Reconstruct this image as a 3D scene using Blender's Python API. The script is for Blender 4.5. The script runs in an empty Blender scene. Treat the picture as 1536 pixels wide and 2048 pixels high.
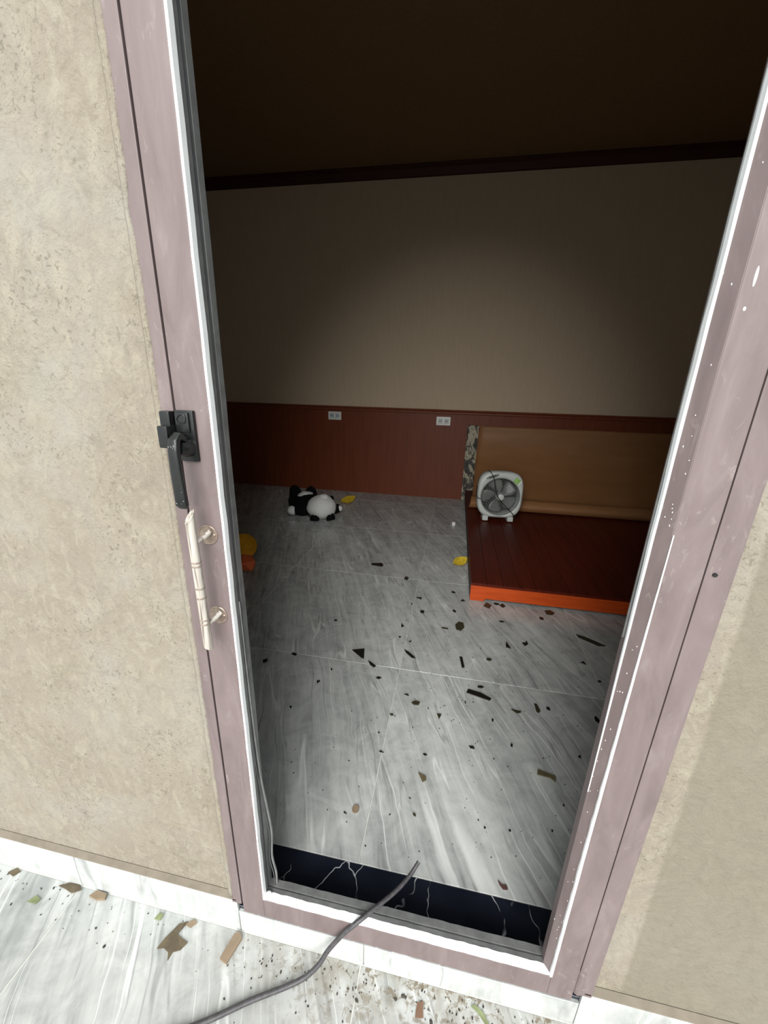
import bpy, bmesh, math, random
from mathutils import Vector, Matrix, noise

# ------------------------------------------------------------------ camera, sky, sun, exposure
scn = bpy.context.scene
COL = scn.collection
cam_d = bpy.data.cameras.new('camera')
cam_d.sensor_fit = 'VERTICAL'; cam_d.sensor_height = 36.0
cam_d.lens = 36.0 * 772.0 / 2048.0
cam_d.clip_start = 0.01
cam = bpy.data.objects.new('camera', cam_d); COL.objects.link(cam)
cam.matrix_world = Matrix(((0.982882, -0.080286, 0.165825, 0.0),
                           (0.182452, 0.299150, -0.936600, -0.495),
                           (0.025590, 0.950822, 0.308677, 1.118),
                           (0, 0, 0, 1)))
scn.camera = cam

world = bpy.data.worlds.new('overcast_sky'); scn.world = world
world.use_nodes = True
wb = world.node_tree.nodes['Background']
wb.inputs['Color'].default_value = (0.93, 0.98, 1.0, 1)
wb.inputs['Strength'].default_value = 1.4

sun_d = bpy.data.lights.new('sun_through_cloud_offscreen', 'SUN')
sun_d.energy = 6.4; sun_d.angle = math.radians(52); sun_d.color = (1.0, 0.985, 0.955)
sun = bpy.data.objects.new('sun_through_cloud_offscreen', sun_d); COL.objects.link(sun)
SUN_EL, SUN_AZ = math.radians(29), math.radians(0)     # bright cloud in the open sky behind the camera
sdir = Vector((-math.sin(SUN_AZ) * math.cos(SUN_EL), math.cos(SUN_AZ) * math.cos(SUN_EL), -math.sin(SUN_EL)))
sun.rotation_euler = sdir.to_track_quat('-Z', 'Y').to_euler()
sun.location = (1, -4, 3)

vs = scn.view_settings
vs.view_transform = 'Standard'; vs.look = 'None'; vs.gamma = 1.0; vs.use_curve_mapping = False
vs.exposure = 0.0

# ------------------------------------------------------------------ helpers
PI = math.pi
def lin(r, g, b):
    def f(c):
        c /= 255.0
        return c / 12.92 if c <= 0.04045 else ((c + 0.055) / 1.055) ** 2.4
    return (f(r), f(g), f(b), 1.0)

def link_obj(name, bm, mat, parent=None, smooth=False, loc=None):
    me = bpy.data.meshes.new(name)
    bmesh.ops.recalc_face_normals(bm, faces=bm.faces)
    bm.to_mesh(me); bm.free()
    if smooth:
        for p in me.polygons: p.use_smooth = True
    me.materials.append(mat)
    o = bpy.data.objects.new(name, me); COL.objects.link(o)
    if parent is not None: o.parent = parent
    if loc is not None: o.location = loc
    return o

def auto_smooth(o, ang=35):
    for p in o.data.polygons: p.use_smooth = True
    o.data.set_sharp_from_angle(angle=math.radians(ang))
    return o

def tag(o, label, cat, group=None, kind=None):
    o['label'] = label; o['category'] = cat
    if group: o['group'] = group
    if kind: o['kind'] = kind
    return o

def empty(name, loc=(0, 0, 0), rz=0.0):
    o = bpy.data.objects.new(name, None); COL.objects.link(o)
    o.location = loc; o.rotation_euler = (0, 0, rz); o.empty_display_size = 0.05
    return o

def box(bm, x0, x1, y0, y1, z0, z1, bev=0.0, seg=2):
    t = bmesh.new()
    bmesh.ops.create_cube(t, size=1.0)
    for v in t.verts:
        v.co = Vector(((x0 + x1) / 2 + v.co.x * (x1 - x0), (y0 + y1) / 2 + v.co.y * (y1 - y0), (z0 + z1) / 2 + v.co.z * (z1 - z0)))
    if bev > 0:
        bmesh.ops.bevel(t, geom=list(t.edges), offset=bev, segments=seg, affect='EDGES', profile=0.7)
    merge(bm, t)

def merge(bm, t, mat=None):
    me = bpy.data.meshes.new('tmp'); t.to_mesh(me); t.free()
    if mat is not None: me.transform(mat)
    bm.from_mesh(me); bpy.data.meshes.remove(me)

def boxm(*a, **k):
    bm = bmesh.new(); box(bm, *a, **k); return bm

def prism(bm, pts, z0, z1):
    """outline pts (x, y) extruded from z0 to z1"""
    a = [bm.verts.new((x, y, z0)) for x, y in pts]
    b = [bm.verts.new((x, y, z1)) for x, y in pts]
    bm.faces.new(a[::-1]); bm.faces.new(b)
    n = len(pts)
    for i in range(n):
        bm.faces.new((a[i], a[(i + 1) % n], b[(i + 1) % n], b[i]))

def loft(bm, rings, closed_u=True, cap=True, closed_v=False):
    R = [[bm.verts.new(p) for p in r] for r in rings]
    n = len(R[0]); m = len(R)
    for j in range(m if closed_v else m - 1):
        A, B = R[j], R[(j + 1) % m]
        for i in range(n if closed_u else n - 1):
            bm.faces.new((A[i], A[(i + 1) % n], B[(i + 1) % n], B[i]))
    if cap and not closed_v:
        bm.faces.new(R[0][::-1]); bm.faces.new(R[-1])

def tube(bm, pts, r, n=10):
    pts = [Vector(p) for p in pts]
    rs = r if isinstance(r, (list, tuple)) else [r] * len(pts)
    T = [(pts[min(i + 1, len(pts) - 1)] - pts[max(i - 1, 0)]).normalized() for i in range(len(pts))]
    u = T[0].orthogonal().normalized()
    rings = []
    for i, p in enumerate(pts):
        u = (u - T[i] * u.dot(T[i])).normalized(); w = T[i].cross(u)
        rings.append([p + (u * math.cos(2 * PI * k / n) + w * math.sin(2 * PI * k / n)) * rs[i] for k in range(n)])
    loft(bm, rings)

def spline(pts, per=8):
    P = [Vector(p) for p in pts]; P = [P[0] * 2 - P[1]] + P + [P[-1] * 2 - P[-2]]
    out = []
    for i in range(1, len(P) - 2):
        a, b, c, d = P[i - 1], P[i], P[i + 1], P[i + 2]
        for k in range(per):
            t = k / per
            out.append(0.5 * ((2 * b) + (c - a) * t + (2 * a - 5 * b + 4 * c - d) * t * t + (3 * b - a - 3 * c + d) * t ** 3))
    out.append(P[-2])
    return out

def ball(bm, c, r, rot=None, seg=20, wob=0.0, seed=0):
    t = bmesh.new()
    bmesh.ops.create_uvsphere(t, u_segments=seg, v_segments=max(8, seg * 2 // 3), radius=1.0)
    for v in t.verts:
        s = 1 + wob * noise.noise(v.co * 2.0 + Vector((seed, 0, 0)))
        v.co = Vector((v.co.x * r[0], v.co.y * r[1], v.co.z * r[2])) * s
    M = Matrix.Translation(Vector(c)) @ (rot.to_4x4() if rot is not None else Matrix.Identity(4))
    merge(bm, t, M)

# ------------------------------------------------------------------ materials
class NT:
    def __init__(s, name):
        s.m = bpy.data.materials.new(name); s.m.use_nodes = True
        s.t = s.m.node_tree; s.b = s.t.nodes['Principled BSDF']
    def n(s, typ, **kw):
        nd = s.t.nodes.new(typ)
        for k, v in kw.items():
            if k in nd.bl_rna.properties.keys(): setattr(nd, k, v)
        return nd
    def l(s, a, b): s.t.links.new(a, b)
    def pos(s, offset_random=False, rot=0.0, scale=(1, 1, 1)):
        g = s.n('ShaderNodeNewGeometry')
        src = g.outputs['Position']
        if offset_random:
            oi = s.n('ShaderNodeObjectInfo'); mul = s.n('ShaderNodeMath', operation='MULTIPLY'); mul.inputs[1].default_value = 37.0
            s.l(oi.outputs['Random'], mul.inputs[0])
            cb = s.n('ShaderNodeCombineXYZ'); s.l(mul.outputs[0], cb.inputs[0]); s.l(mul.outputs[0], cb.inputs[1])
            ad = s.n('ShaderNodeVectorMath', operation='ADD'); s.l(src, ad.inputs[0]); s.l(cb.outputs[0], ad.inputs[1])
            src = ad.outputs[0]
        if rot:
            r = s.n('ShaderNodeVectorRotate', rotation_type='Z_AXIS'); r.inputs['Angle'].default_value = rot
            s.l(src, r.inputs['Vector']); src = r.outputs[0]
        return s.scaled(src, scale)
    def scaled(s, src, scale):
        mp = s.n('ShaderNodeVectorMath', operation='MULTIPLY'); mp.inputs[1].default_value = scale
        s.l(src, mp.inputs[0]); return mp.outputs[0]
    def noise(s, vec, scale, detail=4.0, rough=0.55, dist=0.0, out='Fac'):
        nd = s.n('ShaderNodeTexNoise'); nd.inputs['Scale'].default_value = scale
        nd.inputs['Detail'].default_value = detail; nd.inputs['Roughness'].default_value = rough
        nd.inputs['Distortion'].default_value = dist
        s.l(vec, nd.inputs['Vector']); return nd.outputs[out]
    def ramp(s, fac, stops, interp='LINEAR'):
        r = s.n('ShaderNodeValToRGB'); r.color_ramp.interpolation = interp
        e = r.color_ramp.elements
        while len(e) < len(stops): e.new(0.5)
        for k, (p, c) in enumerate(stops):
            e[k].position = p; e[k].color = c if len(c) == 4 else (*c, 1)
        s.l(fac, r.inputs[0]); return r.outputs[0]
    def gray(s, fac, stops): return s.ramp(fac, [(p, (v, v, v, 1)) for p, v in stops])
    def mix(s, fac, a, b, mode='MIX'):
        m = s.n('ShaderNodeMix', data_type='RGBA', blend_type=mode)
        for sock, v in ((m.inputs['Factor'], fac), (m.inputs['A'], a), (m.inputs['B'], b)):
            pass
        A = [i for i in m.inputs if i.name == 'A' and i.type == 'RGBA'][0]
        B = [i for i in m.inputs if i.name == 'B' and i.type == 'RGBA'][0]
        F = [i for i in m.inputs if i.name == 'Factor' and i.type == 'VALUE'][0]
        for sock, v in ((F, fac), (A, a), (B, b)):
            if hasattr(v, 'is_output'): s.l(v, sock)
            else: sock.default_value = v
        return [o for o in m.outputs if o.type == 'RGBA'][0]
    def math(s, op, a, b=0.0, clamp=False):
        m = s.n('ShaderNodeMath', operation=op); m.use_clamp = clamp
        for k, v in ((0, a), (1, b)):
            if hasattr(v, 'is_output'): s.l(v, m.inputs[k])
            else: m.inputs[k].default_value = v
        return m.outputs[0]
    def color(s, c):
        if hasattr(c, 'is_output'): s.l(c, s.b.inputs['Base Color'])
        else: s.b.inputs['Base Color'].default_value = c
    def rough(s, r):
        if hasattr(r, 'is_output'): s.l(r, s.b.inputs['Roughness'])
        else: s.b.inputs['Roughness'].default_value = r
    def bump(s, h, strength=0.3, dist=0.01):
        b = s.n('ShaderNodeBump'); b.inputs['Strength'].default_value = strength; b.inputs['Distance'].default_value = dist
        s.l(h, b.inputs['Height']); s.l(b.outputs[0], s.b.inputs['Normal'])

def simple(name, col, rough=0.5, metal=0.0, vary=0.12, scale=40.0, bump=0.0, coat=0.0, spec=0.5):
    t = NT(name); p = t.pos()
    n = t.noise(p, scale, 3)
    dark = tuple(c * (1 - vary) for c in col[:3]) + (1,); lite = tuple(min(1, c * (1 + vary)) for c in col[:3]) + (1,)
    t.color(t.ramp(n, [(0.3, dark), (0.7, lite)]))
    t.rough(rough); t.b.inputs['Metallic'].default_value = metal
    t.b.inputs['Coat Weight'].default_value = coat
    t.b.inputs['Specular IOR Level'].default_value = spec
    if bump: t.bump(n, bump, 0.002)
    return t.m

def marble(name, lo, hi, rough, offset, rot=math.radians(-23), dirt=0.0):
    t = NT(name)
    P = t.pos(offset, 0, (1, 1, 1))
    r = t.n('ShaderNodeVectorRotate', rotation_type='Z_AXIS'); r.inputs['Angle'].default_value = rot
    t.l(P, r.inputs['Vector']); q0 = r.outputs[0]
    wob = t.noise(q0, 4.0, 3, 0.5, 0, 'Color')
    sub = t.n('ShaderNodeVectorMath', operation='SUBTRACT'); sub.inputs[1].default_value = (0.5, 0.5, 0.5); t.l(wob, sub.inputs[0])
    sc = t.scaled(sub.outputs[0], (0.045, 0.03, 0.0))
    ad = t.n('ShaderNodeVectorMath', operation='ADD'); t.l(q0, ad.inputs[0]); t.l(sc, ad.inputs[1]); q = ad.outputs[0]
    broad = t.noise(t.scaled(q, (5.0, 0.7, 1)), 1.6, 5, 0.6, 0.3)
    fine = t.noise(t.scaled(q, (22, 1.8, 1)), 1.4, 6, 0.65, 0.2)
    cloud = t.noise(q0, 13.0, 7, 0.7, 0.8)
    f = t.math('ADD', t.math('MULTIPLY', broad, 0.40), t.math('ADD', t.math('MULTIPLY', fine, 0.28), t.math('MULTIPLY', cloud, 0.37)))
    mid = tuple((a + b) / 2 for a, b in zip(lo, hi))
    col = t.ramp(f, [(0.40, lo), (0.53, mid), (0.66, hi)])
    # dark hair lines
    a = t.noise(t.scaled(q, (9, 0.75, 1)), 1.3, 3, 0.5, 0.1)
    a = t.math('ABSOLUTE', t.math('SUBTRACT', a, 0.46))
    gate = t.gray(t.noise(q0, 6, 2), [(0.42, 0.0), (0.58, 1.0)])
    col = t.mix(t.math('MULTIPLY', t.gray(a, [(0.0, 0.55), (0.022, 0.0)]), gate), col, tuple(c * 0.55 for c in lo[:3]) + (1,))
    # white veins
    for (sx, sy, lvl, wd, g) in ((7.5, 0.36, 0.5, 0.0075, 5.0), (11.0, 0.5, 0.55, 0.006, 7.0), (15.0, 0.7, 0.47, 0.007, 9.0)):
        v = t.noise(t.scaled(q, (sx, sy, 1)), 1.0, 1.2, 0.5, 0.0)
        v = t.math('ABSOLUTE', t.math('SUBTRACT', v, lvl))
        gate = t.gray(t.noise(t.scaled(q0, (1, 0.6, 1)), g, 2), [(0.42, 0.0), (0.58, 0.65)])
        col = t.mix(t.math('MULTIPLY', t.gray(v, [(0.0, 1.0), (wd, 0.0)]), gate), col, tuple(min(.85, c * 1.35) for c in hi[:3]) + (1,))
    if dirt:
        g = t.n('ShaderNodeNewGeometry'); sx = t.n('ShaderNodeSeparateXYZ'); t.l(g.outputs['Position'], sx.inputs[0])
        near = t.n('ShaderNodeMapRange'); t.l(sx.outputs['Y'], near.inputs['Value'])
        near.inputs['From Min'].default_value = -0.20; near.inputs['From Max'].default_value = -0.015
        side = t.n('ShaderNodeMapRange'); t.l(sx.outputs['X'], side.inputs['Value'])
        side.inputs['From Min'].default_value = -0.55; side.inputs['From Max'].default_value = -0.15
        spots = t.gray(t.noise(t.pos(), 55, 4, 0.7, 0.6), [(0.48, 0.0), (0.60, 1.0)])
        film = t.gray(t.noise(t.pos(), 12, 4, 0.6), [(0.36, 0.0), (0.62, 0.75)])
        m = t.math('MULTIPLY', t.math('MULTIPLY', near.outputs[0], side.outputs[0]), t.math('MAXIMUM', spots, film))
        col = t.mix(t.math('MULTIPLY', m, dirt), col, lin(104, 92, 72))
    t.color(col); t.rough(rough)
    t.bump(fine, 0.03, 0.002)
    return t.m

MARBLE_IN = marble('grey_vein_cut_marble', lin(138, 141, 139), lin(192, 194, 191), 0.22, True)
MARBLE_OUT = marble('pale_grey_terrace_marble', lin(138, 141, 139), lin(192, 194, 191), 0.45, True, rot=math.radians(-27), dirt=0.95)
MARBLE_SK = marble('pale_grey_skirting_marble', lin(138, 141, 139), lin(192, 194, 191), 0.35, True, rot=math.radians(40))

def black_marble():
    t = NT('black_marble_white_veins'); p = t.pos()
    wob = t.noise(p, 8, 3, 0.6, 0, 'Color')
    sub = t.n('ShaderNodeVectorMath', operation='SUBTRACT'); sub.inputs[1].default_value = (0.5, 0.5, 0.5); t.l(wob, sub.inputs[0])
    ad = t.n('ShaderNodeVectorMath', operation='ADD'); t.l(p, ad.inputs[0]); t.l(t.scaled(sub.outputs[0], (0.12, 0.12, 0)), ad.inputs[1])
    v = t.n('ShaderNodeTexVoronoi', feature='DISTANCE_TO_EDGE'); v.inputs['Scale'].default_value = 9.5
    t.l(t.scaled(ad.outputs[0], (1.0, 0.55, 1)), v.inputs['Vector'])
    gate = t.gray(t.noise(p, 14, 2), [(0.46, 0.0), (0.56, 1.0)])
    f = t.math('MULTIPLY', t.gray(v.outputs['Distance'], [(0.0, 1.0), (0.012, 0.0)]), gate)
    base = t.ramp(t.noise(p, 12, 4), [(0.3, (0.006, 0.008, 0.014, 1)), (0.7, (0.012, 0.015, 0.024, 1))])
    t.color(t.mix(f, base, (0.55, 0.56, 0.58, 1))); t.rough(0.18)
    return t.m
BLACK_MARBLE = black_marble()

def plaster():
    t = NT('beige_trowelled_plaster'); p = t.pos()
    big = t.noise(p, 2.6, 4, 0.6, 0.6); mid = t.noise(p, 11, 5, 0.65, 0.8); fine = t.noise(t.pos(False, 0, (1, 1, 0.8)), 90, 4, 0.7)
    col = t.ramp(big, [(0.32, lin(116, 108, 93)), (0.5, lin(124, 116, 102)), (0.66, lin(131, 127, 118))])
    col = t.mix(t.gray(mid, [(0.42, 0.0), (0.70, 0.55)]), col, lin(122, 113, 105))
    col = t.mix(t.gray(t.noise(p, 5.5, 4, 0.6, 0.5), [(0.55, 0.0), (0.75, 0.5)]), col, lin(112, 106, 87))
    grain = t.noise(t.pos(False, 0, (1.0, 1.0, 0.55)), 38, 6, 0.7, 1.2)
    col = t.mix(t.gray(grain, [(0.48, 0.0), (0.64, 0.75)]), col, lin(135, 129, 114))
    col = t.mix(t.gray(t.noise(p, 16, 6, 0.72, 2.0), [(0.53, 0.0), (0.66, 0.40)]), col, lin(105, 97, 85))
    # scratches
    sc = t.noise(t.pos(False, 0, (1, 1, 1)), 130, 2, 0.5, 1.2)
    gate = t.gray(t.noise(p, 7, 3), [(0.40, 0.0), (0.58, 1.0)])
    col = t.mix(t.math('MULTIPLY', t.gray(sc, [(0.34, 0.8), (0.41, 0.0)]), gate), col, lin(99, 93, 80))
    # paler repainted strip right beside the door frame, darker greyed plaster to its right
    g = t.n('ShaderNodeNewGeometry'); s = t.n('ShaderNodeSeparateXYZ'); t.l(g.outputs['Position'], s.inputs[0])
    wav = t.math('ADD', s.outputs['X'], t.math('MULTIPLY', t.math('SUBTRACT', t.noise(p, 9, 3), 0.5), 0.012))
    wav = t.math('ADD', wav, t.math('MULTIPLY', s.outputs['Z'], 0.028))
    right = t.gray(t.math('ADD', t.math('MULTIPLY', t.math('SUBTRACT', wav, 0.395), 60.0), 0.5, True), [(0.3, 0.0), (0.7, 1.0)])
    col = t.mix(t.math('MULTIPLY', right, 0.75), col, lin(105, 99, 85))
    t.color(col); t.rough(0.85)
    h = t.math('ADD', t.math('MULTIPLY', mid, 0.6), t.math('MULTIPLY', fine, 0.25))
    h = t.math('ADD', h, t.math('MULTIPLY', grain, 0.35))
    t.bump(h, 0.75, 0.012)
    return t.m
PLASTER = plaster()

def painted_metal():
    t = NT('mauve_brown_painted_aluminium'); p = t.pos()
    n = t.noise(t.pos(False, 0, (1, 1, 0.25)), 26, 5, 0.65, 0.8)
    col = t.ramp(n, [(0.3, lin(95, 83, 82)), (0.6, lin(107, 95, 94)), (0.8, lin(120, 109, 108))])
    streak = t.gray(t.noise(t.pos(False, 0, (1.4, 1.4, 0.5)), 60, 3, 0.6, 1.5), [(0.60, 0.0), (0.72, 0.45)])
    gate = t.gray(t.noise(p, 6, 2), [(0.45, 0.0), (0.6, 1.0)])
    col = t.mix(t.math('MULTIPLY', streak, gate), col, lin(139, 130, 127))
    t.color(col); t.rough(t.gray(n, [(0.3, 0.42), (0.7, 0.58)]))
    t.b.inputs['Specular IOR Level'].default_value = 0.3
    t.bump(n, 0.05, 0.002)
    return t.m
PAINTED = painted_metal()

def wallpaper(name, a, b):
    t = NT(name); p = t.pos(False, 0, (1, 1, 0.10))
    weave = t.noise(p, 60, 3, 0.6); fine = t.noise(t.pos(), 300, 2)
    t.color(t.mix(t.math('MULTIPLY', fine, 0.25), t.ramp(weave, [(0.3, a), (0.7, b)]), a)); t.rough(0.85)
    t.bump(fine, 0.15, 0.002)
    return t.m
WALLPAPER = wallpaper('tan_fabric_wallpaper', (0.53, 0.42, 0.295, 1), (0.575, 0.46, 0.325, 1))
CEIL = wallpaper('dark_brown_ceiling_board', (0.19, 0.108, 0.045, 1), (0.22, 0.126, 0.054, 1))

def wood(name, a, b, rough=0.3, axis=(1, 14, 14), coat=0.3, scale=3.0, spec=0.35):
    t = NT(name)
    n = t.noise(t.pos(True, 0, axis), scale, 6, 0.6, 0.4)
    t.color(t.ramp(n, [(0.3, a), (0.7, b)])); t.rough(rough); t.b.inputs['Coat Weight'].default_value = coat
    t.b.inputs['Coat Roughness'].default_value = 0.15
    t.b.inputs['Specular IOR Level'].default_value = spec
    return t.m
WAINSCOT = wood('red_brown_veneer', (0.135, 0.030, 0.010, 1), (0.18, 0.043, 0.015, 1), 0.5, (10, 10, 0.8), 0.0)
MOULD = wood('dark_mahogany_moulding', (0.035, 0.006, 0.003, 1), (0.06, 0.010, 0.004, 1), 0.6, (1, 14, 14), 0.0)
PLANK = wood('dark_mahogany_plank', (0.055, 0.0065, 0.003, 1), (0.095, 0.012, 0.005, 1), 0.40, (14, 1, 14), 0.0, 3.0, 0.18)
ORANGE_WOOD = wood('orange_varnished_wood', (0.40, 0.045, 0.004, 1), (0.52, 0.075, 0.007, 1), 0.4, (2, 20, 20), 0.1)
LINING = wood('red_wood_lining', (0.16, 0.03, 0.015, 1), (0.22, 0.05, 0.022, 1), 0.4, (12, 12, 1))

def mat_sheet():
    t = NT('brown_woven_sheet')
    f = t.noise(t.pos(), 260, 2); b = t.noise(t.pos(False, 0, (0.6, 2, 2)), 5, 4)
    t.color(t.mix(t.math('MULTIPLY', f, 0.4), t.ramp(b, [(0.3, (0.27, 0.125, 0.045, 1)), (0.7, (0.33, 0.155, 0.06, 1))]), (0.20, 0.09, 0.032, 1)))
    t.rough(0.55); t.bump(f, 0.2, 0.002)
    return t.m
SHEET = mat_sheet()

def strip_mat():
    t = NT('torn_glue_and_cement')
    n = t.noise(t.pos(False, 0, (1, 1, 0.6)), 16, 4, 0.6, 1.0)
    t.color(t.ramp(n, [(0.40, lin(54, 52, 48)), (0.50, lin(92, 88, 80)), (0.55, lin(190, 182, 158)), (0.70, lin(120, 112, 98))])); t.rough(0.7)
    t.bump(n, 0.4, 0.01)
    return t.m
STRIPM = strip_mat()

GROUT = simple('pale_grout', lin(186, 186, 180), 0.9)
SLABM = simple('screed', lin(150, 150, 146), 0.9)
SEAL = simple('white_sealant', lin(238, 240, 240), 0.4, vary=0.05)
ALU = simple('grey_aluminium_gasket', lin(112, 113, 112), 0.35, 0.3, vary=0.2)
RUBBER = simple('dark_rubber', lin(70, 70, 72), 0.5)
BLACK_METAL = simple('black_painted_metal', (0.007, 0.008, 0.008, 1), 0.32, 0.0, vary=0.3, coat=0.05, spec=0.4)
WHITE_PL = simple('white_plastic', lin(232, 232, 226), 0.4, vary=0.04)
FAN_PL = simple('pale_grey_white_plastic', lin(196, 201, 196), 0.4, vary=0.04)
GREY_PL = simple('grey_plastic', lin(120, 122, 120), 0.45)
DARK_PL = simple('dark_grey_plastic', lin(48, 50, 48), 0.5)
BLADE_PL = simple('smoky_grey_blade_plastic', lin(128, 130, 126), 0.35)
BLACK_CORD = simple('black_cord', (0.012, 0.012, 0.012, 1), 0.5)
CABLE = simple('grey_black_cable', lin(60, 58, 60), 0.5, vary=0.35, scale=120)
PLUSH_B = simple('black_plush', (0.006, 0.006, 0.006, 1), 0.95, bump=0.6, scale=160, spec=0.1)
PLUSH_W = simple('white_plush', lin(215, 216, 214), 0.95, bump=0.6, scale=160, spec=0.2)
YELLOW = simple('yellow_leaf', lin(236, 208, 62), 0.55, vary=0.2, scale=60)
GREEN_ST = simple('green_sticker', lin(150, 196, 110), 0.5)
GOLD = simple('gold_metal', lin(240, 176, 40), 0.3, 0.35)
ORANGE = simple('orange_plastic', lin(225, 105, 60), 0.45)
LEAF_BR = simple('dry_brown_leaf', lin(84, 74, 56), 0.8, vary=0.3)
CARD = simple('tan_wood_chip', lin(124, 108, 88), 0.8)
LEAF_GR = simple('green_leaf_bit', lin(112, 120, 84), 0.7, vary=0.25)
CRUMB = simple('dark_crumbs', lin(60, 56, 50), 0.9, vary=0.5, scale=20)
HOLE = simple('black_hole_plug', (0.004, 0.004, 0.004, 1), 0.8)
DROP = simple('clear_water', (1, 1, 1, 1), 0.02, vary=0.0)
DROP.node_tree.nodes['Principled BSDF'].inputs['Transmission Weight'].default_value = 1.0
DROP.node_tree.nodes['Principled BSDF'].inputs['IOR'].default_value = 1.33
WIRE = simple('clear_plastic_wire', lin(150, 150, 146), 0.4)

def bamboo():
    t = NT('cream_bamboo_look_metal')
    n = t.noise(t.pos(False, 0, (3.0, 3.0, 0.12)), 90, 3, 0.6, 0.3)
    t.color(t.ramp(n, [(0.34, lin(96, 86, 78)), (0.48, lin(158, 151, 142)), (0.7, lin(180, 175, 168))])); t.rough(0.35)
    return t.m
BAMBOO = bamboo()
NODE = simple('bamboo_node_brown', lin(128, 116, 106), 0.45, vary=0.35, scale=400)
ROSE = simple('brushed_beige_metal', lin(150, 134, 122), 0.28, 0.7, vary=0.2, scale=120)

def shard_mat(name, col, alpha):
    t = NT(name); t.color(col); t.rough(0.12)
    if alpha < 1:
        tr = t.n('ShaderNodeBsdfTransparent'); tr.inputs['Color'].default_value = (0.55, 0.46, 0.30, 1)
        mx = t.n('ShaderNodeMixShader'); mx.inputs[0].default_value = alpha
        t.l(tr.outputs[0], mx.inputs[1]); t.l(t.b.outputs[0], mx.inputs[2])
        t.l(mx.outputs[0], t.t.nodes['Material Output'].inputs['Surface'])
    n = t.noise(t.pos(), 70, 3)
    t.color(t.ramp(n, [(0.3, tuple(c * 0.7 for c in col[:3]) + (1,)), (0.7, col)]))
    return t.m
SHARD = [shard_mat('black_tinted_glass', (0.012, 0.011, 0.009, 1), 1.0),
         shard_mat('olive_tinted_glass', (0.045, 0.042, 0.022, 1), 0.85),
         shard_mat('pale_olive_tinted_glass', (0.16, 0.135, 0.075, 1), 0.75),
         simple('maroon_dry_leaf', lin(80, 52, 48), 0.7)]

# ------------------------------------------------------------------ room shell
XL, XR, YB, ZC = -3.5, 2.05, 3.545, 2.92
WT = 0.124                                   # front wall thickness
ZX = -0.078                                  # terrace level
OX0, OX1, OZ1 = -0.403, 0.339, 2.76          # masonry opening of the door

bm = bmesh.new()
ZT = 3.05
for a in ((XL - .15, OX0, ZX - .05, ZT), (OX0, OX1, OZ1, ZT), (OX0, OX1, ZX - .05, -0.02), (OX1, XR + .15, ZX - .05, ZT)):
    box(bm, a[0], a[1], 0.0, WT, a[2], a[3])
wf = link_obj('wall_front', bm, PLASTER)
tag(wf, 'beige trowelled plaster wall around the open-framed door', 'wall', kind='structure')

wb_ = link_obj('wall_back', boxm(XL - .15, XR + .15, YB, YB + .12, -0.05, ZT), WALLPAPER)
tag(wb_, 'tan wallpapered back wall above red-brown wainscot', 'wall', kind='structure')
wl = link_obj('wall_left', boxm(XL - .15, XL, WT, YB, -0.05, ZT), WALLPAPER)
tag(wl, 'tan wallpapered side wall on the panda side of the room', 'wall', kind='structure')
wr = link_obj('wall_right', boxm(XR, XR + .15, WT, YB, -0.05, ZT), WALLPAPER)
tag(wr, 'tan wallpapered side wall at the end of the low platform', 'wall', kind='structure')
ce = link_obj('ceiling', boxm(XL, XR, WT, YB, ZC, ZT), CEIL)
tag(ce, 'dark brown board ceiling above crown moulding', 'ceiling', kind='structure')

# ---- inside floor: grout bed with separate tiles
fl = link_obj('floor', boxm(XL, XR, WT, YB, -0.06, -0.0012), GROUT)
tag(fl, 'grey vein-cut marble tile floor inside the room', 'floor', kind='structure')
xs = [XL, -2.55, -1.75, -0.95, -0.15, 0.65, 1.45, XR]
ys = [WT, 0.829, 1.629, 2.429, 3.229, YB]
tile_cache = {}
def tile(parent, x0, x1, y0, y1, zt, mat, g=0.0016, th=0.010):
    w, d = round(x1 - x0 - 2 * g, 4), round(y1 - y0 - 2 * g, 4)
    key = (w, d, mat.name)
    if key not in tile_cache:
        b = boxm(-w / 2, w / 2, -d / 2, d / 2, -th, 0, bev=0.0008, seg=1)
        o = link_obj('tile', b, mat, parent); tile_cache[key] = o.data
    else:
        o = bpy.data.objects.new('tile', tile_cache[key]); COL.objects.link(o); o.parent = parent
    o.location = ((x0 + x1) / 2, (y0 + y1) / 2, zt)
    return o
for i in range(len(xs) - 1):
    for j in range(len(ys) - 1):
        tile(fl, xs[i], xs[i + 1], ys[j], ys[j + 1], 0.0, MARBLE_IN)

# ---- terrace floor outside
fx = link_obj('floor_terrace', boxm(-6, 6, -7, -0.0, -0.25, ZX - 0.0012), GROUT)
tag(fx, 'pale grey marble terrace floor in front of the door', 'floor', kind='structure')
exs = [-2.95, -2.24, -1.53, -0.82, -0.11, 0.60, 1.31, 2.02]
eys = [-0.012, -0.722, -1.432, -2.142]
for i in range(len(exs) - 1):
    for j in range(3):
        tile(fx, exs[i], exs[i + 1], eys[j + 1], eys[j], ZX, MARBLE_OUT)

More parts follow.
